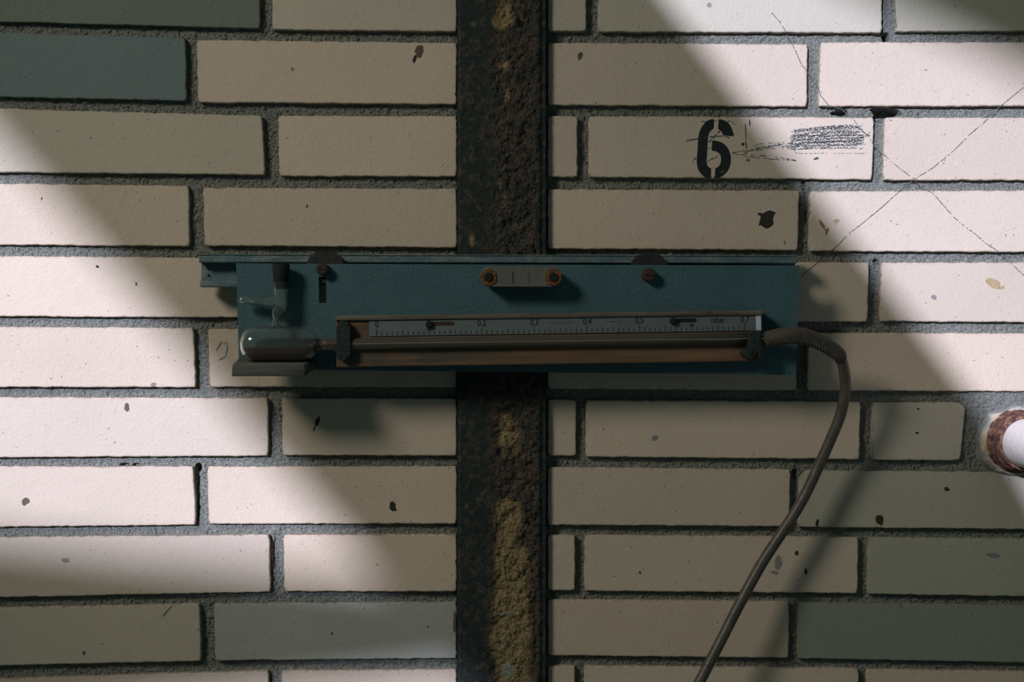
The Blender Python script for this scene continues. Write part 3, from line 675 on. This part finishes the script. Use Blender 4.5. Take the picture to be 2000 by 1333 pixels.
# glass measuring tube
def yc(x): return 673.5+(x-600)*(661.5-673.5)/890.
TC = BF+.0024
tp = [W(x, yc(x), TC) for x in (612, 640, 700, 1000, 1300, 1500)]
bm = tube(tp, .0046, 20)
gt = put('measuring_tube', bm, M['tube_glass'], gauge, True)
tp2 = [W(x, yc(x), TC+.0046) for x in (600, 660, 700, 1000, 1300, 1494)]
put('highlight', tube(tp2, .00035, 8), M['thread'], gt, label='fine bore line')  # pale line laid along the glass front as its painted highlight
put('tube_bed', prism([(688, yc(688)-13), (1462, yc(1462)-12), (1462, yc(1462)+12), (688, yc(688)+12)], BF-.0002, BF+.0006, 0), M['dust_wood'], gauge, label='dusty groove strip')
# clamps
def rr_poly(x0, y0, x1, y1, r, n=5):
    P = []
    for cx, cy, a0 in ((x1-r, y0+r, -PI/2), (x1-r, y1-r, 0), (x0+r, y1-r, PI/2), (x0+r, y0+r, PI)):
        for i in range(n+1): a = a0+PI/2*i/n; P.append((cx+r*math.cos(a), cy+r*math.sin(a)))
    return P
cb = bmesh.new(); prism(rr_poly(657, 627, 684, 705, 12), BF-.001, TC+.0065, .0022, cb)
put('tube_clamp', cb, M['strap'], gauge, label='green black clamp at left end of tube')
cb = bmesh.new(); prism([(1462, 647), (1488, 646), (1489, 700), (1480, 702), (1462, 702), (1451, 696), (1448, 688), (1453, 681), (1462, 678)], BF-.001, TC+.0062, .0018, cb)
put('tube_clamp', cb, M['strap'], gauge, label='dark clamp at right end of tube')
put('clamp_screw', prism(disc(1472, 690, 7, 16), TC+.005, TC+.0078, .0008), M['rubber'], gauge)
put('edge_clip', prism(rect(1487.5, 676, 1489.5, 692), BF-.004, BF+.0015, 0), M['scale'], gauge)

# ledge under the glass reservoir
lt = lambda x, y, d: W(x, y, d)
bm = bmesh.new(); d0, d1 = PF-.0005, PF+.034
f = [W(454, 712.5, d1), W(593, 712.5, d1), W(597, 724, d1), W(596, 735.5, d1), W(452, 735.5, d1)]
kz = (D-d0)/(D-d1)
b_ = [W(466, 700, d0), W(617, 700, d0), W(621, 711, d0), W(618, 722, d0), W(466, 722, d0)]
vf = [bm.verts.new(p) for p in f]; vb = [bm.verts.new(p) for p in b_]
bm.faces.new(vf); bm.faces.new(vb[::-1])
for i in range(5): bm.faces.new((vf[i], vb[i], vb[(i+1) % 5], vf[(i+1) % 5]))
bmesh.ops.bevel(bm, geom=list(bm.edges), offset=.0006, segments=1, affect='EDGES')
put('support_ledge', bm, M['ledge'], gauge, label='weathered wooden ledge under the glass bulb')

# glass reservoir: capsule with neck, side spout and stopper
RC = PF+.0160                                   # depth of its axis
def lathe_x(prof, cz_, n=40, bm=None):
    """prof: list of (x px, radius m); axis horizontal through pixel row cz_"""
    bm = bm or bmesh.new(); R = []
    for x, r in prof:
        c = W(x, cz_, RC); R.append([bm.verts.new((c.x, c.y+r*math.cos(2*PI*i/n), c.z+r*math.sin(2*PI*i/n))) for i in range(n)])
    for a, b in zip(R, R[1:]):
        for i in range(n): bm.faces.new((a[i], a[(i+1) % n], b[(i+1) % n], b[i]))
    bm.faces.new(R[0][::-1]); bm.faces.new(R[-1]); return bm
def cap_prof(xa, xb, r, e, k=9):
    out = []
    for i in range(k+1): a = PI/2*i/k; out.append((xa+e*(1-math.cos(a)), max(r*math.sin(a)**.75, .0004)))
    for x in np.linspace(xa+e, xb-e, 8)[1:-1]: out.append((float(x), r))
    for i in range(k+1): a = PI/2*(1-i/k); out.append((xb-e*(1-math.cos(a)), max(r*math.sin(a)**.75, .0004)))
    return out
R0 = .0143
bm = lathe_x(cap_prof(469, 622, R0, 34), 672.5)
inner = lathe_x(cap_prof(472, 619, R0-.0011, 32), 672.5)
bmesh.ops.recalc_face_normals(inner, faces=inner.faces); bmesh.ops.reverse_faces(inner, faces=inner.faces)
me_i = bpy.data.meshes.new('tmp'); inner.to_mesh(me_i); inner.free()
bmesh.ops.recalc_face_normals(bm, faces=bm.faces); bm.from_mesh(me_i)
meo = bpy.data.meshes.new('reservoir'); bm.to_mesh(meo); bm.free()
res = link_mesh('reservoir', meo, M['glass'], None, True); res.parent = gauge; res.location = -parent_loc(gauge); res['label'] = 'clear glass reservoir bulb'
lq = lathe_x(cap_prof(473.5, 617.5, R0-.0014, 31), 672.5)
lz = W(546, 679, RC).z
g = bmesh.ops.bisect_plane(lq, geom=list(lq.verts)+list(lq.edges)+list(lq.faces), plane_co=(0, 0, lz), plane_no=(0, 0, 1), clear_outer=True)
ed_ = [e for e in g['geom_cut'] if isinstance(e, bmesh.types.BMEdge)]
bmesh.ops.holes_fill(lq, edges=ed_)
put('liquid', lq, M['liquid'], res, True, 'reddish brown liquid in the bulb')
def hollow(pts, rad, th, segs=20):
    bm = tube(pts, rad, segs, None, False); n1 = len(bm.faces)
    bm2 = tube(pts, [max(r-th, .0003) for r in rad], segs, None, False)
    bmesh.ops.recalc_face_normals(bm2, faces=bm2.faces); bmesh.ops.reverse_faces(bm2, faces=bm2.faces)
    m_ = bpy.data.meshes.new('tmp'); bm2.to_mesh(m_); bm2.free(); bmesh.ops.recalc_face_normals(bm, faces=bm.faces); bm.from_mesh(m_)
    m2 = bpy.data.meshes.new('g'); bm.to_mesh(m2); bm.free(); return m2
def putm(name, me, mat, parent, label=None):
    o = link_mesh(name, me, mat, None, True); o.parent = parent; o.location = -parent_loc(parent)
    if label: o['label'] = label
    return o
NX = 549
neck = [(538, 641, .0052), (537, 636, .0034), (537, 629, .0024), (539, 623, .0026), (540, 616, .0040), (543, 609, .0049), (547, 604, .0054), (548.5, 600, .0058), (549, 590, .0060), (549, 570, .0060), (549, 552, .0060), (549, 551, .0062)]
P = smooth_path([W(x, y, RC-.0045*min(1, (641-y)/45)) for x, y, r in neck], 3); Rr = list(np.interp(np.linspace(0, len(neck)-1, len(P)), range(len(neck)), [r for *_, r in neck]))
putm('neck', hollow(P, Rr, .0009), M['glass'], res, 'narrow glass neck')
sp = [(536, 593, .0054), (524, 592, .0052), (513, 590.5, .0045), (512, 590.3, .0052), (503, 589, .0040), (502, 588.8, .0047), (493, 588, .0036), (492, 587.8, .0042), (483, 587, .0031), (482, 586.8, .0037), (472, 586, .0027), (469, 585.5, .0024)]
putm('spout', hollow([W(x, y, RC-.0045) for x, y, r in sp], [r for *_, r in sp], .0009), M['glass'], res, 'ribbed glass side spout')
put('stopper', tube([W(549, 516, RC-.0045), W(549, 518, RC-.0045), W(549, 545, RC-.0045), W(549, 565, RC-.0045)], [.0067, .0071, .0064, .0048], 24), M['rubber'], res, True, 'black rubber stopper')
putm('inlet', hollow([W(618, yc(612)+.5, RC), W(632, yc(632), RC), W(660, yc(660), RC)], [.0052, .0040, .0038], .0010), M['glass'], res)
put('liquid_thread', tube([W(620, 673.5, RC+.0042), W(657, 672.8, RC+.0042)], .0004, 8), M['rust'], res)
# ---------------------------------------------------------------- hose
hp = [(1636, 692, .052), (1644, 706, .048), (1650, 735, .042), (1650, 770, .037), (1641, 812, .033), (1624, 855, .030), (1604, 900, .028), (1580, 952, .027), (1560, 990, .027), (1528, 1040, .028), (1490, 1098, .030), (1450, 1170, .034), (1410, 1248, .038), (1372, 1322, .043), (1330, 1405, .048), (1290, 1500, .052)]
P = smooth_path([W(*p) for p in hp], 8)
hose = thing('rubber_hose', 'brown rubber hose curving down from the right end of the gauge', 'hose', W(1650, 750, .04))
put('hose_tube', tube(P, .0045, 20), M['hose'], hose, True)
sp_ = [(1490, 663, TC), (1502, 662, TC), (1530, 657, .060), (1560, 656, .058), (1588, 663, .056), (1613, 675, .054), (1636, 691, .052), (1643, 702, .049)]
P = smooth_path([W(*p) for p in sp_], 8); nP = len(P)
Rr = [float(np.interp(i/(nP-1), [0, .10, .25, .55, .80, 1], [.0052, .0064, .0070, .0067, .0062, .0050])) for i in range(nP)]
slv = put('braided_sleeve', tube(P, Rr, 24), M['sleeve'], hose, True, 'thick braided sleeve')
bm = bmesh.new()
for i in range(4, int(nP*.72), 2):     # row of pale stitches standing for glints on the sleeve's lower front
    tg = (P[i+1]-P[i-1]).normalized(); dn = Vector((tg.z, 0, -tg.x)); 
    if dn.z > 0: dn = -dn
    r = Rr[i]+.0003; out = Vector((0, -1, 0))
    a = P[i]+(dn*math.sin(.35)+out*math.cos(.35))*r-tg*.0011; b = P[i]+(dn*math.sin(.75)+out*math.cos(.75))*r+tg*.0013
    tube([a, b], .00035, 6, bm)
put('glint_stitching', bm, M['thread'], slv)
# thread hanging in the joint beside the plate
tp = [(1568, 726), (1571, 731), (1565, 735), (1562, 741), (1564, 750), (1570, 754), (1573, 747), (1570, 741), (1574, 736)]
o = obj('loose_thread', tube(smooth_path([W(x, y, .0015) for x, y in tp], 5), .00028, 6), M['thread'], None, True)
tag(o, 'tiny pale curled thread on the mortar joint beside the hose', 'thread')

# ---------------------------------------------------------------- blockers added out of view towards the sun, shaped to shade the wall
def shade(name, poly, dist, th=.06):
    """added, unseen girder at distance dist in front of the wall; poly = the edge lines on the wall that it shades"""
    bm = bmesh.new(); fr = []; bk = []
    for x, y in poly:
        p = W(x, y)-SUN*dist; fr.append(bm.verts.new(p)); bk.append(bm.verts.new(p+Vector((0, -th, 0))))
    n = len(poly); bm.faces.new(fr); bm.faces.new(bk[::-1])
    for i in range(n): bm.faces.new((fr[i], bk[i], bk[(i+1) % n], fr[(i+1) % n]))
    o = obj(name, bm, M['blocker']); tag(o, None, None, None, 'structure'); return o
def ext(a, b, s, e):   # a line through a, b evaluated before and after
    a = Vector(a); b = Vector(b); d = (b-a); return tuple(a-d*s), tuple(b+d*e)
a0, a1 = ext((0, 275), (730, 1120), 1.2, 1.2); b0, b1 = ext((1275, 0), (1860, 760), 1.2, 1.4)
mid0 = ((a0[0]+b0[0])/2, (a0[1]+b0[1])/2); mid1 = ((a1[0]+b1[0])/2, (a1[1]+b1[1])/2)
shade('diagonal_sun_blocker', [a0, (mid0[0]+60, mid0[1]), (mid1[0]+60, mid1[1]), a1], 4.2)
shade('diagonal_sun_blocker', [(mid0[0]-60, mid0[1]), b0, (1860, 760), (1985, 985), (2300, 1700), (mid1[0]-60, mid1[1])], 2.4)
shade('edge_sun_blocker', [(-1500, 880), (900, 1150), (1500, 1215), (1500, 1230), (900, 1262), (560, 1305), (-1500, 1560)], 5.4)
shade('edge_sun_blocker', [(1500, -125), (2600, 430), (2900, -300), (1500, -900)], 5.0)
